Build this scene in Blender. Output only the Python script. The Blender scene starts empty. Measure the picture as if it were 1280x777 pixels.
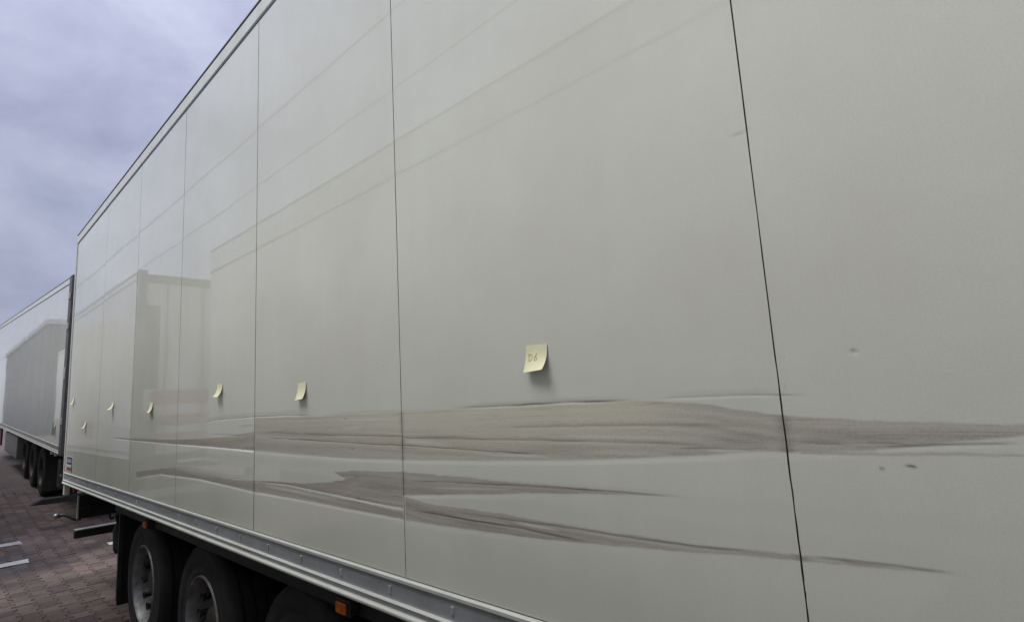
import bpy, bmesh, math, random
import numpy as np
from mathutils import Matrix, Vector, Quaternion
random.seed(7)
rng = np.random.default_rng(11)
S = bpy.context.scene
C = S.collection
R = math.radians

# ---------------------------------------------------------------- camera
# axes: the damaged trailer's side is the plane x = 0, it runs along y, z is up
F_PX = 691.058                      # focal length in pixels of the 1280 px wide photograph
D_WALL, H_CAM = 1.1442, 1.87
AX = np.array([[0.68795573, 0.06712806, 0.7226415],
               [-0.7235312, 0.14128413, 0.67567847],
               [-0.05674079, -0.98769055, 0.14576647]])     # world <- (right, down, forward)
cd = bpy.data.cameras.new('camera'); cam = bpy.data.objects.new('camera', cd); C.objects.link(cam)
cd.sensor_width = 36; cd.lens = 36*F_PX/1280; cd.clip_start = 0.02; cd.clip_end = 5000
m = Matrix.Identity(4)
for i in range(3):
    m[i][0] = AX[i, 0]; m[i][1] = -AX[i, 1]; m[i][2] = -AX[i, 2]
m[0][3], m[1][3], m[2][3] = -D_WALL, 0, H_CAM
cam.matrix_world = m
S.camera = cam

# ---------------------------------------------------------------- world: closed cloud deck
SUN_EL, SUN_AZ = R(60), R(-62)       # azimuth measured from +y towards +x
w = bpy.data.worlds.new('World'); S.world = w; w.use_nodes = True
nt = w.node_tree; nt.nodes.clear()
def N(t, **k):
    n = nt.nodes.new(t)
    for a, b in k.items(): setattr(n, a, b)
    return n
L = lambda a, b: nt.links.new(a, b)
out = N('ShaderNodeOutputWorld')
sky = N('ShaderNodeTexSky', sky_type='NISHITA', sun_disc=False)
sky.sun_elevation = SUN_EL; sky.sun_rotation = SUN_AZ
bg1 = N('ShaderNodeBackground'); bg1.inputs['Strength'].default_value = 0.09
L(sky.outputs[0], bg1.inputs[0])
tc = N('ShaderNodeTexCoord'); mp = N('ShaderNodeMapping'); mp.inputs['Scale'].default_value = (1.0, 1.0, 1.6)
mp.inputs['Location'].default_value = (0.35, 0.1, 0.2)
L(tc.outputs['Generated'], mp.inputs[0])
n1 = N('ShaderNodeTexNoise'); n1.inputs['Scale'].default_value = 3.8; n1.inputs['Detail'].default_value = 8; n1.inputs['Roughness'].default_value = 0.52
n1.inputs['Distortion'].default_value = 0.15
L(mp.outputs[0], n1.inputs['Vector'])
cr = N('ShaderNodeValToRGB')
e = cr.color_ramp.elements
e[0].position = 0.34; e[0].color = (0.205, 0.216, 0.297, 1)
e[1].position = 0.70; e[1].color = (0.39, 0.405, 0.49, 1)
x = e.new(0.46); x.color = (0.262, 0.275, 0.365, 1)
L(n1.outputs[0], cr.inputs[0])
# an overcast deck is brighter overhead than at the horizon, the same all round
sx = N('ShaderNodeSeparateXYZ'); L(tc.outputs['Generated'], sx.inputs[0])
mr = N('ShaderNodeMapRange'); mr.inputs[1].default_value = 0.0; mr.inputs[2].default_value = 1.0
mr.inputs[3].default_value = 0.76; mr.inputs[4].default_value = 2.15
pw = N('ShaderNodeMath', operation='MULTIPLY'); L(sx.outputs[2], pw.inputs[0]); L(sx.outputs[2], pw.inputs[1])
L(pw.outputs[0], mr.inputs[0])
bg2 = N('ShaderNodeBackground'); L(cr.outputs[0], bg2.inputs[0]); L(mr.outputs[0], bg2.inputs[1])
mxs = N('ShaderNodeMixShader'); mxs.inputs[0].default_value = 0.9
L(bg1.outputs[0], mxs.inputs[1]); L(bg2.outputs[0], mxs.inputs[2]); L(mxs.outputs[0], out.inputs[0])

sd = bpy.data.lights.new('sun', 'SUN'); so = bpy.data.objects.new('sun', sd); C.objects.link(so)
sd.energy = 1.5; sd.angle = R(35); sd.color = (1.0, 0.97, 0.92)
sv = Vector((math.sin(SUN_AZ)*math.cos(SUN_EL), math.cos(SUN_AZ)*math.cos(SUN_EL), math.sin(SUN_EL)))
so.rotation_euler = sv.to_track_quat('Z', 'Y').to_euler()
so.location = sv*60
S.view_settings.view_transform = 'Standard'; S.view_settings.look = 'None'
S.view_settings.gamma = 1.0; S.view_settings.exposure = 0.82
S.cycles.max_bounces = 8; S.cycles.diffuse_bounces = 4; S.cycles.glossy_bounces = 4

# ---------------------------------------------------------------- measuring helpers
def ray(px, py): return AX @ np.array([px-640, py-388.5, F_PX])
def wall(px, py, x=0.0):             # photograph point -> (y, z) on the vertical plane at x
    r = ray(px, py); t = (D_WALL+x)/r[0]
    return r[1]*t, H_CAM+r[2]*t
def gz(y):                           # the yard rises gently behind the trailer
    s = min(max(y-9.5, 0), 7.5); z = 0.09+0.07*s
    if y > 17: z += 0.04*(min(y, 30)-17)
    return z

# ---------------------------------------------------------------- materials
MAT = {}
def mat(name, col, rough=0.6, metal=0.0, spec=0.5, noise=0.0, nscale=8.0, stretch=(1, 1, 1), bump=0.0, bscale=40.0, dirt=None, dirt_amt=0.0, dscale=3.0, rvar=0.0):
    mt = bpy.data.materials.new(name); mt.use_nodes = True; t = mt.node_tree
    b = t.nodes['Principled BSDF']
    b.inputs['Roughness'].default_value = rough; b.inputs['Metallic'].default_value = metal
    b.inputs['Specular IOR Level'].default_value = spec
    b.inputs['Base Color'].default_value = (*col, 1)
    tcn = t.nodes.new('ShaderNodeTexCoord'); mpn = t.nodes.new('ShaderNodeMapping'); mpn.inputs['Scale'].default_value = stretch
    t.links.new(tcn.outputs['Object'], mpn.inputs[0])
    cur = None
    if noise > 0:
        nn = t.nodes.new('ShaderNodeTexNoise'); nn.inputs['Scale'].default_value = nscale; nn.inputs['Detail'].default_value = 6
        t.links.new(mpn.outputs[0], nn.inputs['Vector'])
        r_ = t.nodes.new('ShaderNodeValToRGB')
        r_.color_ramp.elements[0].position = 0.3; r_.color_ramp.elements[1].position = 0.7
        r_.color_ramp.elements[0].color = (*[c*(1-noise) for c in col], 1)
        r_.color_ramp.elements[1].color = (*[min(1, c*(1+noise)) for c in col], 1)
        t.links.new(nn.outputs[0], r_.inputs[0]); cur = r_.outputs[0]
        if rvar > 0:
            q = t.nodes.new('ShaderNodeMapRange'); q.inputs[3].default_value = rough-rvar; q.inputs[4].default_value = rough+rvar
            t.links.new(nn.outputs[0], q.inputs[0]); t.links.new(q.outputs[0], b.inputs['Roughness'])
    if dirt:
        dn = t.nodes.new('ShaderNodeTexNoise'); dn.inputs['Scale'].default_value = dscale; dn.inputs['Detail'].default_value = 8; dn.inputs['Roughness'].default_value = 0.65
        t.links.new(tcn.outputs['Object'], dn.inputs['Vector'])
        q = t.nodes.new('ShaderNodeMapRange'); q.inputs[1].default_value = 0.42; q.inputs[2].default_value = 0.68; q.inputs[4].default_value = dirt_amt
        t.links.new(dn.outputs[0], q.inputs[0])
        mx = t.nodes.new('ShaderNodeMix'); mx.data_type = 'RGBA'; mx.inputs[6].default_value = (*col, 1); mx.inputs[7].default_value = (*dirt, 1)
        if cur: t.links.new(cur, mx.inputs[6])
        t.links.new(q.outputs[0], mx.inputs[0]); cur = mx.outputs[2]
    if cur: t.links.new(cur, b.inputs['Base Color'])
    if bump > 0:
        bn = t.nodes.new('ShaderNodeTexNoise'); bn.inputs['Scale'].default_value = bscale; bn.inputs['Detail'].default_value = 4
        t.links.new(tcn.outputs['Object'], bn.inputs['Vector'])
        bp = t.nodes.new('ShaderNodeBump'); bp.inputs['Strength'].default_value = bump; bp.inputs['Distance'].default_value = 0.01
        t.links.new(bn.outputs[0], bp.inputs['Height']); t.links.new(bp.outputs[0], b.inputs['Normal'])
    MAT[name] = mt
    return mt

mat('rubber', (0.012, 0.012, 0.0125), 0.75, noise=0.25, nscale=14, dirt=(0.05, 0.045, 0.038), dirt_amt=0.4, dscale=5, bump=0.15, bscale=90)
mat('chassis', (0.014, 0.014, 0.016), 0.6, noise=0.25, dirt=(0.05, 0.045, 0.04), dirt_amt=0.35, dscale=4, bump=0.1)
mat('black_plastic', (0.016, 0.017, 0.018), 0.55, noise=0.2, dirt=(0.06, 0.055, 0.05), dirt_amt=0.3, dscale=6)
mat('aluminium', (0.56, 0.56, 0.56), 0.42, metal=0.75, noise=0.08, nscale=5, stretch=(1, 0.3, 6), dirt=(0.28, 0.26, 0.23), dirt_amt=0.4, dscale=6, rvar=0.1)
mat('rail_grey', (0.40, 0.425, 0.445), 0.42, metal=0.35, noise=0.08, nscale=6, stretch=(1, 0.3, 4), dirt=(0.2, 0.19, 0.17), dirt_amt=0.35, dscale=5, rvar=0.1)
mat('rail_white', (0.66, 0.67, 0.60), 0.3, noise=0.04, nscale=4, dirt=(0.42, 0.40, 0.34), dirt_amt=0.3, dscale=7)
mat('rivet', (0.62, 0.63, 0.64), 0.3, metal=0.6)
mat('dark_frame', (0.07, 0.072, 0.072), 0.5, noise=0.2, dirt=(0.14, 0.13, 0.11), dirt_amt=0.3)
mat('steel', (0.36, 0.36, 0.36), 0.45, metal=0.7, noise=0.15, dirt=(0.12, 0.1, 0.08), dirt_amt=0.6, dscale=9)
mat('rim', (0.33, 0.33, 0.33), 0.5, metal=0.5, noise=0.2, nscale=9, dirt=(0.06, 0.052, 0.042), dirt_amt=0.95, dscale=7)
mat('iron', (0.035, 0.032, 0.03), 0.6, metal=0.2, noise=0.3, dirt=(0.12, 0.10, 0.06), dirt_amt=0.5, dscale=12)
mat('grease', (0.11, 0.11, 0.05), 0.5, noise=0.3, nscale=20)
mat('orange_lens', (0.55, 0.14, 0.015), 0.2, noise=0.15, nscale=60)
mat('red_lens', (0.30, 0.025, 0.02), 0.25, noise=0.1)
mat('grey_box', (0.20, 0.20, 0.21), 0.45, noise=0.1, dirt=(0.12, 0.11, 0.1), dirt_amt=0.5)
mat('dark_red', (0.11, 0.018, 0.018), 0.4, noise=0.15)
mat('red_paint', (0.34, 0.07, 0.06), 0.4, noise=0.1)
mat('doors_white', (0.60, 0.60, 0.57), 0.35, noise=0.04)
mat('facade', (0.21, 0.22, 0.24), 0.6, noise=0.06)
mat('trim_light', (0.62, 0.63, 0.65), 0.5, noise=0.05)
mat('cable', (0.02, 0.02, 0.022), 0.6, noise=0.1)
mat('pole', (0.25, 0.25, 0.24), 0.7, noise=0.15)
mat('blue_print', (0.03, 0.055, 0.17), 0.35, noise=0.05)
mat('red_print', (0.35, 0.06, 0.04), 0.35, noise=0.05)
mat('white_print', (0.62, 0.62, 0.62), 0.35, noise=0.03)
mat('sealant', (0.022, 0.021, 0.019), 0.8, noise=0.3, nscale=5, stretch=(1, 1, 1), dirt=(0.30, 0.30, 0.27), dirt_amt=0.35, dscale=2.2)
mat('note_paper', (0.80, 0.78, 0.52), 0.8, noise=0.03, nscale=30)
mat('pen', (0.42, 0.19, 0.11), 0.7)
mat('road_paint', (0.62, 0.62, 0.60), 0.6, noise=0.12, nscale=18, dirt=(0.2, 0.17, 0.15), dirt_amt=0.5, dscale=9)

def panel_material(name, wear_shade, base=(0.672, 0.680, 0.608)):
    mt = bpy.data.materials.new(name); mt.use_nodes = True; t = mt.node_tree; b = t.nodes['Principled BSDF']
    n = t.nodes.new; l = t.links.new
    tcn = n('ShaderNodeTexCoord')
    # cloudy film of road dust plus faint runs down the face
    a = n('ShaderNodeTexNoise'); a.inputs['Scale'].default_value = 1.6; a.inputs['Detail'].default_value = 7; a.inputs['Roughness'].default_value = 0.6
    l(tcn.outputs['Object'], a.inputs['Vector'])
    mp_ = n('ShaderNodeMapping'); mp_.inputs['Scale'].default_value = (1, 9, 0.35); l(tcn.outputs['Object'], mp_.inputs[0])
    a2 = n('ShaderNodeTexNoise'); a2.inputs['Scale'].default_value = 2.0; a2.inputs['Detail'].default_value = 5
    l(mp_.outputs[0], a2.inputs['Vector'])
    ad = n('ShaderNodeMath'); ad.operation = 'MULTIPLY_ADD'; ad.inputs[1].default_value = 0.15; l(a2.outputs[0], ad.inputs[0]); l(a.outputs[0], ad.inputs[2])
    rp = n('ShaderNodeValToRGB'); e = rp.color_ramp.elements
    e[0].position = 0.42; e[0].color = (*base, 1); e[1].position = 0.85; e[1].color = (base[0]*0.90, base[1]*0.89, base[2]*0.86, 1)
    l(ad.outputs[0], rp.inputs[0]); cur = rp.outputs[0]
    # tiny specks
    vs = n('ShaderNodeTexVoronoi'); vs.inputs['Scale'].default_value = 7.0; l(tcn.outputs['Object'], vs.inputs['Vector'])
    sp = n('ShaderNodeMapRange'); sp.inputs[1].default_value = 0.012; sp.inputs[2].default_value = 0.022; sp.inputs[3].default_value = 0.45; sp.inputs[4].default_value = 0
    l(vs.outputs['Distance'], sp.inputs[0])
    mx = n('ShaderNodeMix'); mx.data_type = 'RGBA'; mx.inputs[7].default_value = (0.2, 0.19, 0.17, 1)
    l(sp.outputs[0], mx.inputs[0]); l(cur, mx.inputs[6]); cur = mx.outputs[2]
    fg = n('ShaderNodeTexNoise'); fg.inputs['Scale'].default_value = 240; fg.inputs['Detail'].default_value = 3; l(tcn.outputs['Object'], fg.inputs['Vector'])
    fq = n('ShaderNodeMapRange'); fq.inputs[1].default_value = 0.3; fq.inputs[2].default_value = 0.7; fq.inputs[3].default_value = 0.965; fq.inputs[4].default_value = 1.03; l(fg.outputs[0], fq.inputs[0])
    fv = n('ShaderNodeVectorMath'); fv.operation = 'SCALE'; l(cur, fv.inputs[0]); l(fq.outputs[0], fv.inputs['Scale']); cur = fv.outputs[0]
    rg = n('ShaderNodeMapRange'); rg.inputs[1].default_value = 0.3; rg.inputs[2].default_value = 0.7; rg.inputs[3].default_value = 0.012; rg.inputs[4].default_value = 0.035
    l(a.outputs[0], rg.inputs[0]); rcur = rg.outputs[0]
    if wear_shade:
        at = n('ShaderNodeAttribute'); at.attribute_name = 'wear_shade'
        sp_ = n('ShaderNodeSeparateColor'); l(at.outputs['Color'], sp_.inputs[0])
        brown = n('ShaderNodeMix'); brown.data_type = 'RGBA'
        brown.inputs[6].default_value = (0.365, 0.332, 0.288, 1); brown.inputs[7].default_value = (0.60, 0.555, 0.425, 1)
        l(sp_.outputs[2], brown.inputs[0])
        # fine grain inside the scuff
        gs = n('ShaderNodeTexNoise'); gs.inputs['Scale'].default_value = 190; gs.inputs['Detail'].default_value = 4; gs.inputs['Roughness'].default_value = 0.8; l(tcn.outputs['Object'], gs.inputs['Vector'])
        gq = n('ShaderNodeMapRange'); gq.inputs[1].default_value = 0.3; gq.inputs[2].default_value = 0.7; gq.inputs[3].default_value = 0.80; gq.inputs[4].default_value = 1.18; l(gs.outputs[0], gq.inputs[0])
        gv = n('ShaderNodeVectorMath'); gv.operation = 'SCALE'; l(brown.outputs[2], gv.inputs[0]); l(gq.outputs[0], gv.inputs['Scale'])
        mg = n('ShaderNodeMapping'); mg.inputs['Scale'].default_value = (1, 3, 26); l(tcn.outputs['Object'], mg.inputs[0])
        g = n('ShaderNodeTexNoise'); g.inputs['Scale'].default_value = 9; g.inputs['Detail'].default_value = 8; g.inputs['Roughness'].default_value = 0.7; l(mg.outputs[0], g.inputs['Vector'])
        gm = n('ShaderNodeMapRange'); gm.inputs[1].default_value = 0.3; gm.inputs[2].default_value = 0.7; gm.inputs[3].default_value = 0.84; gm.inputs[4].default_value = 1.08
        l(g.outputs[0], gm.inputs[0])
        mu = n('ShaderNodeMath'); mu.operation = 'MULTIPLY'; mu.use_clamp = True; l(gm.outputs[0], mu.inputs[0]); l(sp_.outputs[0], mu.inputs[1])
        m1 = n('ShaderNodeMix'); m1.data_type = 'RGBA'; l(mu.outputs[0], m1.inputs[0]); l(cur, m1.inputs[6]); l(gv.outputs[0], m1.inputs[7])
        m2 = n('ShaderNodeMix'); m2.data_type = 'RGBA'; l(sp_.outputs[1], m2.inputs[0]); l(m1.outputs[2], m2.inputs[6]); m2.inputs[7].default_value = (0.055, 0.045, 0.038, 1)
        sm_ = n('ShaderNodeMapping'); sm_.inputs['Scale'].default_value = (1, 2.2, 170); sm_.inputs['Rotation'].default_value = (0.03, 0, 0); l(tcn.outputs['Object'], sm_.inputs[0])
        sn = n('ShaderNodeTexNoise'); sn.inputs['Scale'].default_value = 2.2; sn.inputs['Detail'].default_value = 6; sn.inputs['Roughness'].default_value = 0.75; l(sm_.outputs[0], sn.inputs['Vector'])
        s1 = n('ShaderNodeMapRange'); s1.inputs[1].default_value = 0.56; s1.inputs[2].default_value = 0.68; s1.inputs[4].default_value = 0.8; l(sn.outputs[0], s1.inputs[0])
        s2 = n('ShaderNodeMath'); s2.operation = 'MULTIPLY'; s2.use_clamp = True; l(s1.outputs[0], s2.inputs[0]); l(sp_.outputs[0], s2.inputs[1])
        m3 = n('ShaderNodeMix'); m3.data_type = 'RGBA'; l(s2.outputs[0], m3.inputs[0]); l(m2.outputs[2], m3.inputs[6]); m3.inputs[7].default_value = (0.16, 0.135, 0.115, 1)
        s3 = n('ShaderNodeMapRange'); s3.inputs[1].default_value = 0.43; s3.inputs[2].default_value = 0.33; s3.inputs[4].default_value = 0.65; l(sn.outputs[0], s3.inputs[0])
        s4 = n('ShaderNodeMath'); s4.operation = 'MULTIPLY'; s4.use_clamp = True; l(s3.outputs[0], s4.inputs[0]); l(sp_.outputs[0], s4.inputs[1])
        m4 = n('ShaderNodeMix'); m4.data_type = 'RGBA'; l(s4.outputs[0], m4.inputs[0]); l(m3.outputs[2], m4.inputs[6]); m4.inputs[7].default_value = (0.62, 0.60, 0.52, 1)
        cur = m4.outputs[2]
        rr = n('ShaderNodeMath'); rr.operation = 'MULTIPLY_ADD'; rr.inputs[1].default_value = 0.22; l(mu.outputs[0], rr.inputs[0]); l(rcur, rr.inputs[2]); rcur = rr.outputs[0]
    l(cur, b.inputs['Base Color']); l(rcur, b.inputs['Roughness'])
    b.inputs['Specular IOR Level'].default_value = 0.62
    # orange peel and slow waves in the sheet
    o1 = n('ShaderNodeTexNoise'); o1.inputs['Scale'].default_value = 130; o1.inputs['Detail'].default_value = 2; l(tcn.outputs['Object'], o1.inputs['Vector'])
    b1 = n('ShaderNodeBump'); b1.inputs['Strength'].default_value = 0.002; b1.inputs['Distance'].default_value = 0.002; l(o1.outputs[0], b1.inputs['Height'])
    o2 = n('ShaderNodeTexNoise'); o2.inputs['Scale'].default_value = 1.3; o2.inputs['Detail'].default_value = 1; l(tcn.outputs['Object'], o2.inputs['Vector'])
    b2 = n('ShaderNodeBump'); b2.inputs['Strength'].default_value = 0.07; b2.inputs['Distance'].default_value = 0.01; l(o2.outputs[0], b2.inputs['Height']); l(b1.outputs[0], b2.inputs['Normal'])
    l(b2.outputs[0], b.inputs['Normal'])
    MAT[name] = mt
panel_material('panel', False); panel_material('panel_worn', True); panel_material('panel_white', False, (0.86, 0.87, 0.84))

# ---------------------------------------------------------------- mesh helpers
def obj(name, bm_or_data, material, parent=None, loc=(0, 0, 0), smooth=False):
    if isinstance(bm_or_data, bmesh.types.BMesh):
        me = bpy.data.meshes.new(name)
        bmesh.ops.recalc_face_normals(bm_or_data, faces=bm_or_data.faces[:])
        bm_or_data.to_mesh(me); bm_or_data.free()
        if material: me.materials.append(MAT[material])
        if smooth:
            for p in me.polygons: p.use_smooth = True
    else: me = bm_or_data
    o = bpy.data.objects.new(name, me); C.objects.link(o); o.location = loc
    if parent: o.parent = parent
    return o
def empty(name, loc=(0, 0, 0)):
    o = bpy.data.objects.new(name, None); C.objects.link(o); o.location = loc; o.empty_display_size = 0.2
    return o
def tag(o, label, cat=None, group=None, kind=None):
    if label: o['label'] = label
    if cat: o['category'] = cat
    if group: o['group'] = group
    if kind: o['kind'] = kind
    return o
def box(bm, x0, x1, y0, y1, z0, z1, bev=0.0):
    t = bmesh.new()
    vs = [t.verts.new((x, y, z)) for x in (x0, x1) for y in (y0, y1) for z in (z0, z1)]
    for f in ((0, 1, 3, 2), (4, 6, 7, 5), (0, 4, 5, 1), (2, 3, 7, 6), (0, 2, 6, 4), (1, 5, 7, 3)): t.faces.new([vs[i] for i in f])
    if bev > 0: bmesh.ops.bevel(t, geom=t.edges[:], offset=bev, segments=2, affect='EDGES', profile=0.5)
    merge(bm, t)
    return bm
def merge(bm, t):
    me = bpy.data.meshes.new('tmp'); t.to_mesh(me); t.free(); bm.from_mesh(me); bpy.data.meshes.remove(me)
def B(x0, x1, y0, y1, z0, z1, bev=0.0): return box(bmesh.new(), min(x0, x1), max(x0, x1), min(y0, y1), max(y0, y1), min(z0, z1), max(z0, z1), bev)
def prism(pts, y0, y1):              # polygon in (x, z) pulled along y
    bm = bmesh.new()
    a = [bm.verts.new((p[0], y0, p[1])) for p in pts]; b = [bm.verts.new((p[0], y1, p[1])) for p in pts]
    n = len(pts)
    for i in range(n): bm.faces.new((a[i], a[(i+1) % n], b[(i+1) % n], b[i]))
    bm.faces.new(a); bm.faces.new(b)
    return bm
def lathe(profile, seg=48, closed=False):    # (x, r) profile turned about the x axis
    bm = bmesh.new(); rings = []
    for (x, r) in profile:
        rings.append([bm.verts.new((x, r*math.cos(2*math.pi*k/seg), r*math.sin(2*math.pi*k/seg))) for k in range(seg)])
    pr = list(zip(rings[:-1], rings[1:]))
    if closed: pr.append((rings[-1], rings[0]))
    for a, b in pr:
        for k in range(seg): bm.faces.new((a[k], a[(k+1) % seg], b[(k+1) % seg], b[k]))
    return bm
def tube(pts, rad, seg=10):
    bm = bmesh.new(); pts = [Vector(p) for p in pts]; rings = []
    for i, p in enumerate(pts):
        d = (pts[min(i+1, len(pts)-1)]-pts[max(i-1, 0)]).normalized()
        q = d.to_track_quat('Z', 'Y')
        r = rad[i] if isinstance(rad, (list, tuple)) else rad
        rings.append([bm.verts.new(p+q @ Vector((r*math.cos(2*math.pi*k/seg), r*math.sin(2*math.pi*k/seg), 0))) for k in range(seg)])
    for a, b in zip(rings[:-1], rings[1:]):
        for k in range(seg): bm.faces.new((a[k], a[(k+1) % seg], b[(k+1) % seg], b[k]))
    bm.faces.new(rings[0]); bm.faces.new(rings[-1])
    return bm

# ---------------------------------------------------------------- ground
PX, PY = 0.155, 0.19                  # paver pitch
PAV_X0, PAV_X1, PAV_Y0, PAV_Y1 = -1.02, 2.55, 6.0, 15.0
gm = bmesh.new()
ys = [-400, -60, -20, -8, 0, 6, 8, 9, 9.5, 10, 10.5, 11, 12, 13, 14, 15, 16, 17, 18, 20, 22, 25, 28, 30, 34, 45, 80, 200, 1500]
xs = [-900, -200, -50, -12, -4, -2, -1, 0, 1, 2.5, 5, 12, 50, 200, 900]
grid = [[gm.verts.new((x, y, gz(y)-0.010)) for x in xs] for y in ys]
for j in range(len(ys)-1):
    for i in range(len(xs)-1): gm.faces.new((grid[j][i], grid[j][i+1], grid[j+1][i+1], grid[j+1][i]))
def ground_material():
    mt = bpy.data.materials.new('paving'); mt.use_nodes = True; t = mt.node_tree; b = t.nodes['Principled BSDF']; n = t.nodes.new; l = t.links.new
    tcn = n('ShaderNodeTexCoord'); br = n('ShaderNodeTexBrick'); br.inputs['Scale'].default_value = 1.0
    br.inputs['Brick Width'].default_value = PX; br.inputs['Row Height'].default_value = PY; br.inputs['Mortar Size'].default_value = 0.006
    br.inputs['Color1'].default_value = (0.115, 0.09, 0.08, 1); br.inputs['Color2'].default_value = (0.15, 0.116, 0.102, 1); br.inputs['Mortar'].default_value = (0.05, 0.043, 0.038, 1)
    l(tcn.outputs['Object'], br.inputs['Vector'])
    a = n('ShaderNodeTexNoise'); a.inputs['Scale'].default_value = 0.7; a.inputs['Detail'].default_value = 8; l(tcn.outputs['Object'], a.inputs['Vector'])
    mx = n('ShaderNodeMix'); mx.data_type = 'RGBA'; mx.blend_type = 'MULTIPLY'; mx.inputs[0].default_value = 0.7
    rp = n('ShaderNodeValToRGB'); rp.color_ramp.elements[0].position = 0.3; rp.color_ramp.elements[0].color = (0.55, 0.55, 0.55, 1); rp.color_ramp.elements[1].position = 0.7
    l(a.outputs[0], rp.inputs[0]); l(br.outputs[0], mx.inputs[6]); l(rp.outputs[0], mx.inputs[7]); l(mx.outputs[2], b.inputs['Base Color'])
    b.inputs['Roughness'].default_value = 0.75
    MAT['paving'] = mt
    mt = bpy.data.materials.new('paver'); mt.use_nodes = True; t = mt.node_tree; b = t.nodes['Principled BSDF']; n = t.nodes.new; l = t.links.new
    ge = n('ShaderNodeNewGeometry'); oi = n('ShaderNodeObjectInfo'); at = n('ShaderNodeAttribute'); at.attribute_name = 'tone'
    a = n('ShaderNodeTexNoise'); a.inputs['Scale'].default_value = 0.9; a.inputs['Detail'].default_value = 7; l(ge.outputs['Position'], a.inputs['Vector'])
    f = n('ShaderNodeTexNoise'); f.inputs['Scale'].default_value = 55; f.inputs['Detail'].default_value = 5; l(ge.outputs['Position'], f.inputs['Vector'])
    rp = n('ShaderNodeValToRGB'); e = rp.color_ramp.elements
    e[0].position = 0.36; e[0].color = (0.070, 0.049, 0.042, 1); e[1].position = 0.64; e[1].color = (0.165, 0.122, 0.104, 1)
    l(a.outputs[0], rp.inputs[0])
    fr = n('ShaderNodeMapRange'); fr.inputs[1].default_value = 0.25; fr.inputs[2].default_value = 0.75; fr.inputs[3].default_value = 0.6; fr.inputs[4].default_value = 1.35; l(f.outputs[0], fr.inputs[0])
    rn = n('ShaderNodeMath'); rn.operation = 'ADD'; l(oi.outputs['Random'], rn.inputs[0]); l(at.outputs['Fac'], rn.inputs[1])
    fc = n('ShaderNodeMath'); fc.operation = 'FRACT'; l(rn.outputs[0], fc.inputs[0])
    r2 = n('ShaderNodeMapRange'); r2.inputs[3].default_value = 0.66; r2.inputs[4].default_value = 1.32; l(fc.outputs[0], r2.inputs[0])
    mu = n('ShaderNodeMath'); mu.operation = 'MULTIPLY'; l(fr.outputs[0], mu.inputs[0]); l(r2.outputs[0], mu.inputs[1])
    vm = n('ShaderNodeVectorMath'); vm.operation = 'SCALE'; l(rp.outputs[0], vm.inputs[0]); l(mu.outputs[0], vm.inputs['Scale']); l(vm.outputs[0], b.inputs['Base Color'])
    ro = n('ShaderNodeMapRange'); ro.inputs[1].default_value = 0.35; ro.inputs[2].default_value = 0.6; ro.inputs[3].default_value = 0.5; ro.inputs[4].default_value = 0.82; l(a.outputs[0], ro.inputs[0]); l(ro.outputs[0], b.inputs['Roughness'])
    bp = n('ShaderNodeBump'); bp.inputs['Strength'].default_value = 0.4; bp.inputs['Distance'].default_value = 0.004; l(f.outputs[0], bp.inputs['Height']); l(bp.outputs[0], b.inputs['Normal'])
    MAT['paver'] = mt
ground_material()
ground = tag(obj('paved_yard', gm, 'paving'), 'reddish brown block paving of the lorry yard', 'paving', kind='structure')

def paver_bm():
    a, c, h = PX/2-0.0022, 0.016, PY/2-0.0030
    q0, q1 = PY/4-0.016, PY/4+0.016
    half = [(a+c, h), (a+c, q1), (a-c, q0), (a-c, -q0), (a+c, -q1), (a+c, -h)]
    half = half
    pts = half+[(-x, y) for x, y in reversed(half)]
    bm = bmesh.new()
    top = [bm.verts.new((x-math.copysign(0.0022, x), y-(math.copysign(0.0022, y) if abs(y) > h-0.001 else 0), 0)) for x, y in pts]; mid = [bm.verts.new((x, y, -0.003)) for x, y in pts]; bot = [bm.verts.new((x, y, -0.03)) for x, y in pts]
    n = len(pts); bm.faces.new(top)
    for i in range(n):
        bm.faces.new((top[i], top[(i+1) % n], mid[(i+1) % n], mid[i])); bm.faces.new((mid[i], mid[(i+1) % n], bot[(i+1) % n], bot[i]))
    return bm
pbm = paver_bm(); pme = bpy.data.meshes.new('paver'); bmesh.ops.recalc_face_normals(pbm, faces=pbm.faces[:]); pbm.to_mesh(pme); pbm.free(); pme.materials.append(MAT['paver'])
spots = []
for i in range(int((PAV_X1-PAV_X0)/PX)):
    for j in range(int((PAV_Y1-PAV_Y0)/PY)):
        x = PAV_X0+(i+0.5)*PX; y = PAV_Y0+(j+0.5)*PY+(PY/2 if i % 2 else 0)
        p = AX.T @ np.array([x+D_WALL, y, gz(y)-H_CAM])
        u, v = 640+F_PX*p[0]/p[2], 388.5+F_PX*p[1]/p[2]
        seen = (-8 < u < 165 and v < 790) and not (u > 158) and (x < 1.3)
        spots.append((0 if seen else 1, math.hypot(x+D_WALL, y), x, y))
spots.sort()
def pav_mat(x, y):
    s = math.atan2(gz(y+0.1)-gz(y-0.1), 0.2)
    return Matrix.Translation((x, y, gz(y)+random.uniform(-0.0035, 0.0025))) @ Matrix.Rotation(s+random.uniform(-0.012, 0.012), 4, 'X') @ Matrix.Rotation(random.uniform(-0.012, 0.012), 4, 'Y') @ Matrix.Rotation(random.uniform(-0.02, 0.02), 4, 'Z')
for k, (s, dd, x, y) in enumerate(spots[:300]):
    o = bpy.data.objects.new('paver', pme); C.objects.link(o); o.parent = ground; o.matrix_local = pav_mat(x, y)
pv = np.array([v.co[:] for v in pme.vertices]); pf = [list(p.vertices) for p in pme.polygons]
V, Fc, tone = [], [], []
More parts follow.
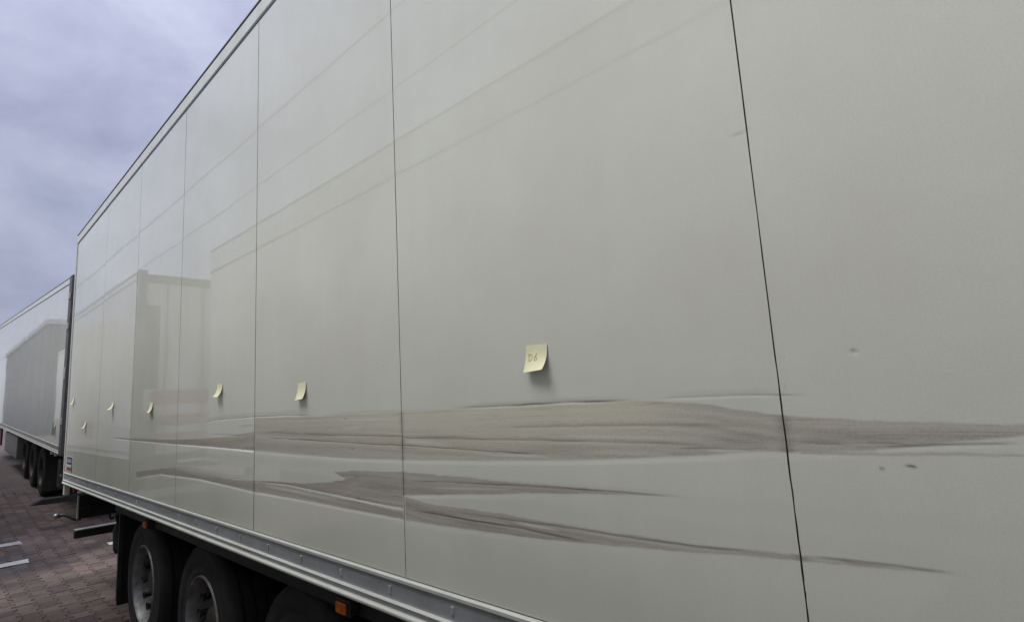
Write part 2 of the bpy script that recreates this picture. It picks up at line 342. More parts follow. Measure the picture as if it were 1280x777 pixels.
for (s, dd, x, y) in spots[300:]:
    M = np.array(pav_mat(x, y)); q = pv @ M[:3, :3].T+M[:3, 3]; b0 = len(V)
    V.extend(map(tuple, q)); Fc.extend([[b0+i for i in f] for f in pf]); tone.extend([random.random()]*len(pv))
me = bpy.data.meshes.new('pavers'); me.from_pydata(V, [], Fc); me.materials.append(MAT['paver'])
me.attributes.new('tone', 'FLOAT', 'POINT').data.foreach_set('value', tone)
o = obj('pavers', me, None, ground); o['kind'] = 'stuff'

def marking(name, x0, x1, y, wd, label):
    bm = bmesh.new(); n = max(6, int((x1-x0)/0.06)); a, b = [], []
    for i in range(n+1):
        x = x0+(x1-x0)*i/n; j1, j2 = random.uniform(-0.006, 0.006), random.uniform(-0.006, 0.006)
        tp = 1.0
        if i == n: j1, j2 = -wd*0.25, wd*0.1
        a.append(bm.verts.new((x+(random.uniform(-.02, .02) if i == n else 0), y-wd/2+j1, gz(y-wd/2)+0.004))); b.append(bm.verts.new((x, y+wd/2+j2, gz(y+wd/2)+0.004)))
    for i in range(n): bm.faces.new((a[i], a[i+1], b[i+1], b[i]))
    return tag(obj(name, bm, 'road_paint'), label, 'road marking', 'painted bay lines on the paving', 'structure')
marking('bay_line', -1.3, -0.07, 9.694, 0.17, 'white bay line on the paving nearer the camera, left of the bumper')
marking('bay_line', -0.95, -0.06, 10.75, 0.17, 'white bay line on the paving, farther of the two')
marking('bay_line', 0.77, 4.5, 9.74, 0.15, 'short white bay line showing beside the mudflap')

# ---------------------------------------------------------------- trailers
TYRE_R, TYRE_W = 0.478, 0.37
def make_wheel_meshes():
    r, wd = TYRE_R, TYRE_W
    prof = [(0.03, 0.285), (0.004, 0.30), (0.0, 0.335), (0.004, 0.345), (-0.004, 0.37), (-0.006, 0.40), (0.002, 0.43), (0.0, 0.445), (0.012, 0.460), (0.035, 0.473)]
    xs_ = [0.035]
    k = 4; inner0, inner1 = 0.05, wd-0.05
    for i in range(k):
        c = inner0+(i+0.5)*(inner1-inner0)/k
        prof += [(c-0.008, r), (c-0.006, r-0.012), (c+0.006, r-0.012), (c+0.008, r)]
    prof += [(wd-0.035, 0.473), (wd-0.012, 0.460), (wd, 0.42), (wd, 0.33), (wd-0.03, 0.285)]
    ty = lathe(prof, 72, True)
    ri = lathe([(0.012, 0.292), (0.0, 0.288), (-0.002, 0.282), (0.006, 0.276), (0.03, 0.268), (0.07, 0.262), (0.13, 0.256), (0.150, 0.245), (0.158, 0.225), (0.150, 0.20), (0.140, 0.19), (0.140, 0.10), (0.16, 0.05)], 64)
    hb = lathe([(0.14, 0.125), (0.135, 0.105), (0.10, 0.098), (0.07, 0.092), (0.055, 0.078), (0.05, 0.055), (0.048, 0.0005)], 32)
    nutm = lathe([(0.0, 0.0005), (-0.002, 0.008), (-0.030, 0.012), (-0.050, 0.020), (-0.080, 0.022), (-0.092, 0.030), (-0.097, 0.030)], 6)
    return ty, ri, hb, nutm
WM = {}
ty, ri, hb, nt_ = make_wheel_meshes()
for nm, bm_, mt_, sm in (('tyre', ty, 'rubber', True), ('rim', ri, 'rim', True), ('hub', hb, 'iron', True), ('hub_grease', None, None, None), ('wheel_nut', nt_, 'iron', False)):
    if bm_ is None: continue
    me = bpy.data.meshes.new(nm); bmesh.ops.recalc_face_normals(bm_, faces=bm_.faces[:]); bm_.to_mesh(me); bm_.free(); me.materials.append(MAT[mt_])
    if sm:
        for p in me.polygons: p.use_smooth = True
        me.set_sharp_from_angle(angle=R(38))
    WM[nm] = me
WM['rim_dark'] = WM['rim'].copy(); WM['rim_dark'].materials[0] = MAT['iron']
def add_wheel(root, loc, flip, detail=True, rim='rim'):
    rm = bpy.data.objects.new('wheel', WM[rim]); C.objects.link(rm); rm.parent = root; rm.location = loc
    rm.rotation_euler = (random.uniform(0, 6), 0, math.pi if flip else 0)
    for nm in ('tyre', 'hub'):
        o = bpy.data.objects.new(nm, WM[nm]); C.objects.link(o); o.parent = rm
    if detail:
        for k in range(10):
            a = 2*math.pi*k/10; o = bpy.data.objects.new('wheel_nut', WM['wheel_nut']); C.objects.link(o); o.parent = rm
            o.location = (0.142, 0.185*math.cos(a), 0.185*math.sin(a)); o.rotation_euler = (random.uniform(0, 1), 0, 0)
    return rm

LEN, WID = 13.45, 2.6
ZB, ZP = 1.156, 1.284                # bottom of the side rail, bottom of the panels
SLOPE = 0.018
def zt(u): return 4.0+SLOPE*u        # roof edge, u metres ahead of the rear
def sheet(root, mx, u0, u1, sgn, z0, strip, seam, skin='panel'):    # one plain side panel with turned-in edges
    bm = bmesh.new(); g = seam/2; q = []
    for (u, zz) in ((u0+g, z0), (u1-g, z0), (u1-g, zt(u1-g)-strip), (u0+g, zt(u0+g)-strip)): q.append((u*sgn, zz))
    f = [bm.verts.new((0, a, b)) for a, b in q]; k = [bm.verts.new((0.02*mx, a, b)) for a, b in q]
    bm.faces.new(f); bm.faces.new(list(reversed(k)))
    for i in range(4): bm.faces.new((f[i], f[(i+1) % 4], k[(i+1) % 4], k[i]))
    return obj('side_panel', bm, skin, root)
def trailer(label, loc, sgn, mx, pitch=0.0, strip=0.105, seams=None, custom_panels=None, rear_dark=False, axle_u=(2.81, 4.12, 5.43), wheel_z=None, detail=True, group=None, wheels_both=True, bumper=True, foot_z=0.0, rim='rim', skin='panel'):
    """sgn: direction along y from rear to front; mx: +1 body lies towards +x of the side at x=0"""
    root = empty('semi_trailer', loc); root.rotation_euler = (pitch, 0, 0)
    tag(root, label, 'trailer', group or 'trailers parked in the yard')
    X = lambda x: x*mx
    Y = lambda u: u*sgn
    # box behind the skins
    bm = bmesh.new(); v = []
    for x in (0.035, WID-0.035):
        for (u, z) in ((0.02, ZP-0.02), (LEN-0.02, ZP-0.02), (LEN-0.02, zt(LEN)-0.03), (0.02, zt(0)-0.03)): v.append(bm.verts.new((X(x), Y(u), z)))
    for f in ((0, 1, 2, 3), (7, 6, 5, 4), (0, 4, 5, 1), (1, 5, 6, 2), (2, 6, 7, 3), (3, 7, 4, 0)): bm.faces.new([v[i] for i in f])
    obj('insulated_body', bm, 'sealant', root)
    seams = seams or [0.06+1.25*i for i in range(1, 11)]
    edges = [0.035]+seams+[LEN-0.01]
    if custom_panels: custom_panels(root, edges)
    else:
        for a, b in zip(edges[:-1], edges[1:]): sheet(root, mx, a, b, sgn, ZP, strip, 0.005, skin)
    for s in seams:
        obj('seam_sealant', B(X(0.005), X(0.034), Y(s-0.006), Y(s+0.006), ZP+0.002, zt(s)-strip-0.004), 'sealant', root)
    # other side, front, roof
    bm = bmesh.new()
    q = [bm.verts.new((X(WID), Y(u), z)) for u, z in ((0.03, ZB), (LEN, ZB), (LEN, zt(LEN)-0.01), (0.03, zt(0)-0.01))]
    q2 = [bm.verts.new((X(WID-0.03), Y(u), z)) for u, z in ((0.03, ZB), (LEN, ZB), (LEN, zt(LEN)-0.01), (0.03, zt(0)-0.01))]
    bm.faces.new(q); bm.faces.new(q2)
    for i in range(4): bm.faces.new((q[i], q[(i+1) % 4], q2[(i+1) % 4], q2[i]))
    obj('off_side_wall', bm, 'panel', root)
    obj('front_wall', B(X(0.01), X(WID-0.005), Y(LEN+0.002), Y(LEN+0.03), ZB, zt(LEN)-0.02), 'panel', root)
    bm = bmesh.new(); v = []
    for x in (0.012, WID-0.012):
        for (u, dz) in ((0.0, 0.004), (LEN, 0.004), (LEN, -0.028), (0.0, -0.028)): v.append(bm.verts.new((X(x), Y(u), zt(u)+dz)))
    for f in ((0, 1, 2, 3), (7, 6, 5, 4), (0, 4, 5, 1), (1, 5, 6, 2), (2, 6, 7, 3), (3, 7, 4, 0)): bm.faces.new([v[i] for i in f])
    obj('roof', bm, 'rail_white', root)
    # roof edge rail: follows the roof line
    bm = bmesh.new(); rings = []
    for u in (0.0, LEN):
        prof = [(0.03, -strip+0.006), (-0.001, -strip+0.006), (-0.007, -strip+0.012), (-0.007, -0.014), (0.002, -0.002), (0.03, -0.001)]
        rings.append([bm.verts.new((X(x), Y(u), zt(u)+z)) for x, z in prof])
    for i in range(6): bm.faces.new((rings[0][i], rings[0][(i+1) % 6], rings[1][(i+1) % 6], rings[1][i]))
    bm.faces.new(rings[0]); bm.faces.new(rings[1])
    obj('roof_rail', bm, 'rail_white' if skin == 'panel' else 'panel_white', root)
    if strip < 0.2:
        for nm_, a_, b_, x_ in (('roof_gasket', -strip-0.005, -strip+0.005, -0.002), ('roof_trim', -0.003, 0.005, -0.0095)):
            bm = bmesh.new(); v = []
            for x in (0.025, x_):
                for (u, dz) in ((0.002, a_), (LEN, a_), (LEN, b_), (0.002, b_)): v.append(bm.verts.new((X(x), Y(u), zt(u)+dz)))
            for f in ((0, 1, 2, 3), (7, 6, 5, 4), (0, 4, 5, 1), (1, 5, 6, 2), (2, 6, 7, 3), (3, 7, 4, 0)): bm.faces.new([v[i] for i in f])
            obj(nm_, bm, 'dark_frame' if nm_ == 'roof_trim' else 'black_plastic', root)
    # bottom rail: lip, recessed grey band with rivets, two beads
    obj('rail_lip', prism([(X(x), z) for x, z in ((0.03, 1.266), (-0.009, 1.266), (-0.010, 1.276), (-0.006, 1.2805), (0.03, 1.2805))], Y(0), Y(LEN)), 'rail_white', root)
    br_ = obj('bottom_rail', prism([(X(x), z) for x, z in ((0.05, ZB+0.006), (-0.002, ZB+0.006), (-0.002, 1.266), (0.05, 1.266))], Y(0.001), Y(LEN-0.001)), 'rail_grey', root)
    obj('rail_bead', prism([(X(x), z) for x, z in ((0.04, 1.190), (-0.008, 1.190), (-0.012, 1.195), (-0.008, 1.2005), (0.0, 1.2005), (0.04, 1.2005))], Y(0), Y(LEN)), 'rail_white', root)
    obj('rail_foot', prism([(X(x), z) for x, z in ((0.06, ZB), (-0.014, ZB), (-0.018, ZB+0.006), (-0.018, ZB+0.012), (-0.012, ZB+0.018), (0.06, ZB+0.018))], Y(0), Y(LEN)), 'rail_white', root)
    if detail:
        rb = bmesh.new(); box(rb, -0.006, 0.0, -0.006, 0.006, -0.013, 0.013, 0.003)
        rme = bpy.data.meshes.new('rivet'); rb.to_mesh(rme); rb.free(); rme.materials.append(MAT['rivet'])
        for k in range(26):
            o = bpy.data.objects.new('rivet', rme); C.objects.link(o); o.parent = br_
            o.location = (X(-0.001), Y(8.05-(1.7+0.3265*(k-5)) if sgn < 0 else 0.4+0.3265*k), 1.232); o.scale.x = mx; o.rotation_euler.x = random.uniform(-.25, .25)
    # rear frame and doors
    fr = 'dark_frame' if rear_dark else 'rail_white'
    if rear_dark:
        po = obj('rear_post', B(X(-0.012), X(0.10), Y(-0.20), Y(0.034), ZB-0.02, zt(0)+0.02, 0.01), fr, root)
        for z in (1.62, 2.33, 2.42, 3.13, 3.62):
            obj('hinge', B(X(-0.03), X(-0.013), Y(-0.19), Y(-0.06), z, z+0.1, 0.006), 'aluminium', po)
    else:
        obj('rear_post', B(X(-0.009), X(0.06), Y(-0.012), Y(0.033), ZB+0.001, zt(0)-0.001, 0.006), fr, root)
    for a, b in ((0.075, WID/2-0.004), (WID/2+0.004, WID-0.06)):
        dr = obj('rear_door', B(X(a), X(b), Y(-0.015), Y(0.018), ZB+0.03, zt(0)-0.14, 0.004), 'doors_white', root)
        for k in (0.28, 0.72): obj('lock_rod', tube([(X(a+(b-a)*k), Y(-0.035), ZB+0.02), (X(a+(b-a)*k), Y(-0.035), zt(0)-0.1)], 0.013, 8), 'steel', dr)
    obj('rear_header', B(X(0.07), X(WID-0.05), Y(-0.02), Y(0.03), zt(0)-0.13, zt(0)-0.005, 0.004), 'dark_frame' if rear_dark else 'aluminium', root)
    # running gear
    wz = wheel_z or [TYRE_R]*len(axle_u)
    for u, z in zip(axle_u, wz):
        add_wheel(root, (X(0.12), Y(u), z), mx < 0, detail, rim)
        if wheels_both: add_wheel(root, (X(WID-0.12), Y(u), z), mx > 0, False)
        obj('axle', tube([(X(0.30), Y(u), z), (X(WID-0.30), Y(u), z)], 0.065, 12), 'chassis', root)
    for a in (0.62, WID-0.75): obj('chassis_beam', B(X(a), X(a+0.13), Y(0.35), Y(LEN-0.8), 0.86, ZB+0.1), 'chassis', root)
    for k in range(9): obj('cross_member', B(X(0.04), X(WID-0.04), Y(0.5+1.5*k), Y(0.6+1.5*k), ZB+0.01, ZB+0.11), 'chassis', root)
    obj('floor_underside', B(X(0.061), X(WID-0.06), Y(0.02), Y(LEN-0.02), ZB+0.112, ZP-0.022), 'chassis', root)
    if bumper: obj('rear_bumper', B(X(0.09), X(WID-0.09), Y(0.12), Y(0.25), 0.545, 0.655, 0.008), 'aluminium', root)
    for a in (0.75, WID-0.85): obj('bumper_bracket', B(X(a), X(a+0.08), Y(0.1), Y(0.24), 0.657, 0.9), 'chassis', root)
    for a in (0.55, WID-0.65):
        lg = obj('landing_leg', B(X(a), X(a+0.12), Y(LEN-3.0), Y(LEN-2.88), foot_z+0.06, ZB, 0.006), 'chassis', root)
        obj('foot', B(X(a-0.09), X(a+0.21), Y(LEN-3.08), Y(LEN-2.8), foot_z, foot_z+0.058, 0.006), 'chassis', lg)
    return root

# --- the damaged trailer: panels measured from the photograph
REAR = 8.06
SEAM_Y = [6.45, 5.24, 4.088, 2.864, 1.6205, 0.3715, -0.88, -2.13, -3.38, -4.63]
def poly(pts):
    a = np.array([wall(*p) for p in pts]); o = np.argsort(a[:, 0]); return a[o, 0], a[o, 1]
def vnoise(u, v, seed):              # smooth 2-D value noise, 0..1
    tab = np.random.default_rng(seed).random((256, 256))
    iu, iv = np.floor(u).astype(int), np.floor(v).astype(int); fu, fv = u-iu, v-iv
    fu = fu*fu*(3-2*fu); fv = fv*fv*(3-2*fv)
    g = lambda a, b: tab[a % 256, b % 256]
    return (g(iu, iv)*(1-fu)+g(iu+1, iv)*fu)*(1-fv)+(g(iu, iv+1)*(1-fu)+g(iu+1, iv+1)*fu)*fv
def sstep(a, b, x): t = np.clip((x-a)/(b-a), 0, 1); return t*t*(3-2*t)

T_LINE = [(248, 528.5), (270, 525), (297, 522.5), (320, 520.5), (358, 519), (398, 519), (434, 516.5), (500, 513.6), (556, 510.3), (582, 509.7), (622, 507.6), (661, 505.8), (704, 503.2), (735, 502), (770, 501), (811, 499), (872, 495.4), (929, 493.6), (971, 493.2), (1025, 494)]
BM_LINE = [(142, 547.5), (164, 550), (221, 555), (260, 557.8), (317, 563), (380, 568.5), (439, 572.6), (500, 574.7), (585, 575.4), (650, 575.7), (721, 574.9), (807, 572.5), (882, 568.9), (929, 565.8), (971, 564.6), (991, 566.4), (1036, 568), (1095, 569), (1203, 569.7), (1290, 571)]
BANDS = [
 # top line, bottom line, tilt, brown (scuff plus mirrored paving, put into the colour), warm
 dict(top=[(142, 546.5), (200, 549), (240, 548), (270, 546), (298, 543), (317.5, 539)], bot=BM_LINE[:5], k=0.10, brown=0.92, warm=0.5, seed=1, rel=0.6, snap=0.009),
 dict(top=[(319, 521.5), (358, 520), (398, 520), (434, 517), (500, 514.2), (556, 511), (622, 508.4), (704, 504), (770, 501.8), (811, 500.5), (872, 503), (894, 505), (910, 509.5), (938, 513), (971, 516.5), (994, 519.5), (1047, 522), (1120, 525.6), (1203, 528), (1290, 529)],
      bot=[(319, 563.2)]+BM_LINE[5:14]+[(971, 564.2), (991, 565.5), (1036, 566), (1088, 563), (1151, 558.4), (1203, 551.8), (1290, 544)], k=0.085, brown=0.85, warm=1.0, seed=2, rel=0.07),
 dict(top=[(1000, 561), (1060, 562.5), (1130, 563.5), (1203, 565), (1290, 567)], bot=[(1000, 567), (1036, 568.2), (1095, 569.3), (1203, 570), (1290, 571.3)], k=0.05, brown=0.7, warm=0.2, seed=3),
 dict(top=[(417, 589.4), (439, 587.5), (500, 589.3), (556, 593.3), (607, 598.4), (656, 603.2), (701, 606.6), (752, 612.3), (816, 617.2), (877, 621.9), (897, 624)],
      bot=[(417, 590), (431, 597.5), (447, 604), (448, 623.7), (503.4, 635), (503.8, 619), (556, 617.9), (607, 618.2), (656, 616.5), (701, 617.0), (752, 617.5), (816, 619.5), (877, 622.8), (897, 624.3)], k=0.08, brown=0.95, warm=0.12, seed=4),
 dict(top=[(300, 599), (343, 600.8), (380, 603.4), (410, 602), (428, 599.5), (440, 594), (449, 589)], bot=[(300, 601), (320, 602), (359, 605.5), (449, 624)], k=0.075, brown=0.95, warm=0.1, seed=5),
 dict(top=[(170, 589), (216, 583.5), (253, 590), (287, 598), (318, 601.5), (359, 607), (428, 622), (503.5, 637.5)], bot=[(170, 597), (200, 592), (248, 598), (317, 614), (386, 626), (439, 636.6), (503.5, 648.5)], k=0.07, brown=0.85, warm=0.25, seed=6, rel=0.5, snap=0.012),
 dict(top=[(505.5, 619.5), (537, 628.7), (585, 635.2), (639, 642.8), (678, 650), (735, 659.8), (800, 669.2), (870, 680), (940, 686.5), (967, 688.4), (1005, 693.2), (1064, 698.6), (1134, 708.7), (1203, 717.2), (1215, 719)],
      bot=[(505.5, 650), (585, 661.8), (650, 670.3), (721, 678.2), (800, 685.3), (870, 690.5), (940, 695), (1001, 700.6), (1064, 707), (1120, 711.5), (1203, 718.4), (1215, 719.4)], k=0.07, brown=0.9, warm=0.1, seed=7),
]
PALE = [((330, 546), (374, 547.5), 0.004), ((428, 536.5), (452, 533), 0.0035), ((506, 551), (566, 556), 0.008), ((520, 519), (640, 513), 0.004), ((580, 566), (690, 571), 0.003), ((700, 545), (850, 547), 0.003),
        ((885, 562.5), (936, 563), 0.003), ((1048, 553.6), (1086, 553.2), 0.0028), ((420, 525), (500, 523), 0.004), ((560, 643), (640, 655), 0.004), ((640, 652), (700, 663), 0.003), ((330, 606), (420, 624), 0.006), ((540, 609), (640, 611.5), 0.003), ((1010, 697), (1060, 702), 0.003)]
STAIN = [((320, 541), (440, 544), 0.010, 0.40), ((506, 546), (600, 547.5), 0.008, 0.35), ((440, 600), (503, 612), 0.014, 0.30), ((296, 533), (318, 531), 0.006, 0.45), ((640, 562), (760, 562), 0.01, 0.25), ((560, 650), (640, 662), 0.006, 0.35), ((880, 548), (975, 550), 0.012, 0.22), ((990, 548), (1150, 546), 0.010, 0.18)]
# creases: line, depth, run-out above, dark (crease shade and scratches painted in), extra dark width
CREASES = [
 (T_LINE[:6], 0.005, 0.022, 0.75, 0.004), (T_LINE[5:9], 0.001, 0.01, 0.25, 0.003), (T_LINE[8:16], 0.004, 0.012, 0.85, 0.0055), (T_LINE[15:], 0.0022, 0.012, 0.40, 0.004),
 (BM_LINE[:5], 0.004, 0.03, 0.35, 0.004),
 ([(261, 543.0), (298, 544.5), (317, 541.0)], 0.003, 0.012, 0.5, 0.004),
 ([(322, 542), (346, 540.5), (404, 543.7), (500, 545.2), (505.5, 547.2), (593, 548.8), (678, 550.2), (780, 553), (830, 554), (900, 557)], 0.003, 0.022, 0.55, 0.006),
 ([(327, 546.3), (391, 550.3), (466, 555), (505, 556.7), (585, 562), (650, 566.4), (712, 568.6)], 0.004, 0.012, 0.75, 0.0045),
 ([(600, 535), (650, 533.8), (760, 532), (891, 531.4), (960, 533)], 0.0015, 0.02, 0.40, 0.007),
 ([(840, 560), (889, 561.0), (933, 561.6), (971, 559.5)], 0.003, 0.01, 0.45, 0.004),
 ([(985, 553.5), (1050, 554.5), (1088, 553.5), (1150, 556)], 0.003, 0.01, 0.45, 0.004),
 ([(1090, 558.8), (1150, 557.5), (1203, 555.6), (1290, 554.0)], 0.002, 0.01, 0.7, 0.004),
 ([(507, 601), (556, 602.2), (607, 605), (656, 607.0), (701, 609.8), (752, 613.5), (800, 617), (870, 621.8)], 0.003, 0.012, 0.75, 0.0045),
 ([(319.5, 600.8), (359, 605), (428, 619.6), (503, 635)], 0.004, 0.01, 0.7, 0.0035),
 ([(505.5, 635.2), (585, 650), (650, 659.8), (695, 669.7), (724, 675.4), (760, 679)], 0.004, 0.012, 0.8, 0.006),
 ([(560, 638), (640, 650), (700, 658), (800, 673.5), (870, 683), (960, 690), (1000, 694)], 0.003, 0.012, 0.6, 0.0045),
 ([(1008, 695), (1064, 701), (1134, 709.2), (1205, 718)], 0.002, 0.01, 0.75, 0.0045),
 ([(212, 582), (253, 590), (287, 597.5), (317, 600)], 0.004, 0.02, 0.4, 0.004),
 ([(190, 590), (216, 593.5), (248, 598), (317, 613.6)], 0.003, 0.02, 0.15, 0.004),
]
SPOTS = [((1065.5, 437), 0.0045, 0.0032, 0.0, 0.35), ((1068, 440.5), 0.0055, 0.004, 0.0009, 0.0), ((1138, 582), 0.006, 0.0022, 0.0, 0.95), ((1143, 583), 0.003, 0.0022, 0.0, 0.8), ((1102.5, 585), 0.0028, 0.003, 0.0, 0.75), ((924, 168), 0.012, 0.004, 0.0010, 0.22),  # nicks and small dings; the shade of the dings is painted dark
         ((431, 523.5), 0.006, 0.003, 0.002, 0.6), ((553, 482.5), 0.003, 0.003, 0.0, 0.6), ((430, 674), 0.004, 0.004, 0, 0.6), ((440, 561), 0.006, 0.004, 0.001, 0.6)]
def damage(Y, Z):
    disp = np.zeros_like(Y); scuff_refl = np.zeros_like(Y); dark = np.zeros_like(Y); warm = np.zeros_like(Y)
    for b in BANDS:
        ty_, tz_ = poly(b['top']); by_, bz_ = poly(b['bot'])
        lo, hi = max(ty_[0], by_[0]), min(ty_[-1], by_[-1])
        ins = (Y >= lo) & (Y <= hi)
        wob = 0.0012*(vnoise(Y*14+3, Z*0+b['seed']*7.3, b['seed'])-0.5)*2+0.0012*(vnoise(Y*60, Z*0+b['seed'], b['seed']+20)-0.5)*2
        top = np.interp(Y, ty_, tz_)+wob; bot = np.interp(Y, by_, bz_)+wob*0.6
        hgt = np.maximum(top-bot, 1e-4); t = (top-Z)/hgt; ts = (top-Z)/0.09+5
        # inward ramp from the top edge, snapping back just below the bottom edge
        ramp = np.clip(t, 0, 1)*np.minimum(hgt, 0.13)*b['k']*b.get('rel', 0.13)
        snap = 1-sstep(0.0, b.get('snap', 0.014), bot-Z)
        ends = sstep(lo, lo+0.12, Y)*sstep(-hi, -hi+0.12, -Y) if hi-lo > 0.5 else 1.0
        # a band that runs on across a seam is not faded there
        disp = np.maximum(disp, np.where(ins & (Z < top), ramp*snap, 0))
        ed = sstep(-0.001, 0.004, top-Z)*sstep(-0.001, 0.003, Z-bot)
        st = vnoise(Y*1.3+b['seed']*3, ts*9+vnoise(Y*2.0, t*0+1, 5)*2, b['seed']+40)*0.75+vnoise(Y*3.1, ts*26+b['seed'], b['seed']+60)*0.25
        s = ed*b['brown']*(0.48+0.75*st)
        s = np.where(ins, np.clip(s, 0, 1), 0)
        wmix = b['warm']*np.clip(1.15-0.75*t, 0.1, 1)
        if b['seed'] == 2: wmix = wmix*(0.25+0.75*sstep(0.48, 0.72, Y))*(1-0.5*sstep(1.3, 2.4, Y))
        warm = np.where(s > scuff_refl, wmix, warm); scuff_refl = np.maximum(scuff_refl, s)
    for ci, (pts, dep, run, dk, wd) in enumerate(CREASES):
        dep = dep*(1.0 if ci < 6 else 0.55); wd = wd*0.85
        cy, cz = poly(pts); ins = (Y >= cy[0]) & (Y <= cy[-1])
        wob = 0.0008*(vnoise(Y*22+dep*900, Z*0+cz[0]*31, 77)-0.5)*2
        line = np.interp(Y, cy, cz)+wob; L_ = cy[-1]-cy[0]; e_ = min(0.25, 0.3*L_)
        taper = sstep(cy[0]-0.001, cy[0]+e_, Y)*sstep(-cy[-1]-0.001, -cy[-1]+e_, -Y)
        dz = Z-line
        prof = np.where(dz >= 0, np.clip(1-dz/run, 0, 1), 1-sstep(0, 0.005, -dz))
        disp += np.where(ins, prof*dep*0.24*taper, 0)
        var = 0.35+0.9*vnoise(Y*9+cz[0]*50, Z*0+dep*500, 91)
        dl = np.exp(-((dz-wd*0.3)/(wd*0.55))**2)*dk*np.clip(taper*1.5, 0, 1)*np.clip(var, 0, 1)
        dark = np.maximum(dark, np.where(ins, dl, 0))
    for (p, ry, rz, dep, dk) in SPOTS:
        cy, cz = wall(*p); q = np.exp(-((Y-cy)/ry)**2-((Z-cz)/rz)**2)
        disp += dep*q; dark = np.maximum(dark, dk*q)
    for p, q, wd in PALE:
        a_, b_ = wall(*q), wall(*p); u = np.clip((Y-a_[0])/(b_[0]-a_[0]), 0, 1); zl = a_[1]+(b_[1]-a_[1])*u
        g_ = np.exp(-((Z-zl)/wd)**2)*np.where((Y > a_[0]) & (Y < b_[0]), np.sin(np.pi*u)**0.5, 0)*(0.45+0.7*vnoise(Y*7, Z*130, 55))
        scuff_refl = scuff_refl*(1-np.clip(g_, 0, 0.9))
    for p, q, wd, am in STAIN:
        a_, b_ = wall(*q), wall(*p); u = np.clip((Y-a_[0])/(b_[0]-a_[0]), 0, 1); zl = a_[1]+(b_[1]-a_[1])*u
        g_ = np.exp(-((Z-zl)/wd)**2)*np.where((Y > a_[0]) & (Y < b_[0]), np.sin(np.pi*u), 0)*(0.3+0.9*vnoise(Y*5, Z*160, 66))
        dark = np.maximum(dark, am*g_)
    # rubbed grime on either side of each joint inside the scrape
    for sy in (0.3715, 1.6205, 2.864):
        q = np.exp(-((Y-sy)/0.012)**2)*(0.25+0.6*vnoise(Z*60, Y*0+sy*9, 33))*(scuff_refl > 0.1)
        dark = np.maximum(dark, q*0.5)
    return disp, scuff_refl, dark, warm
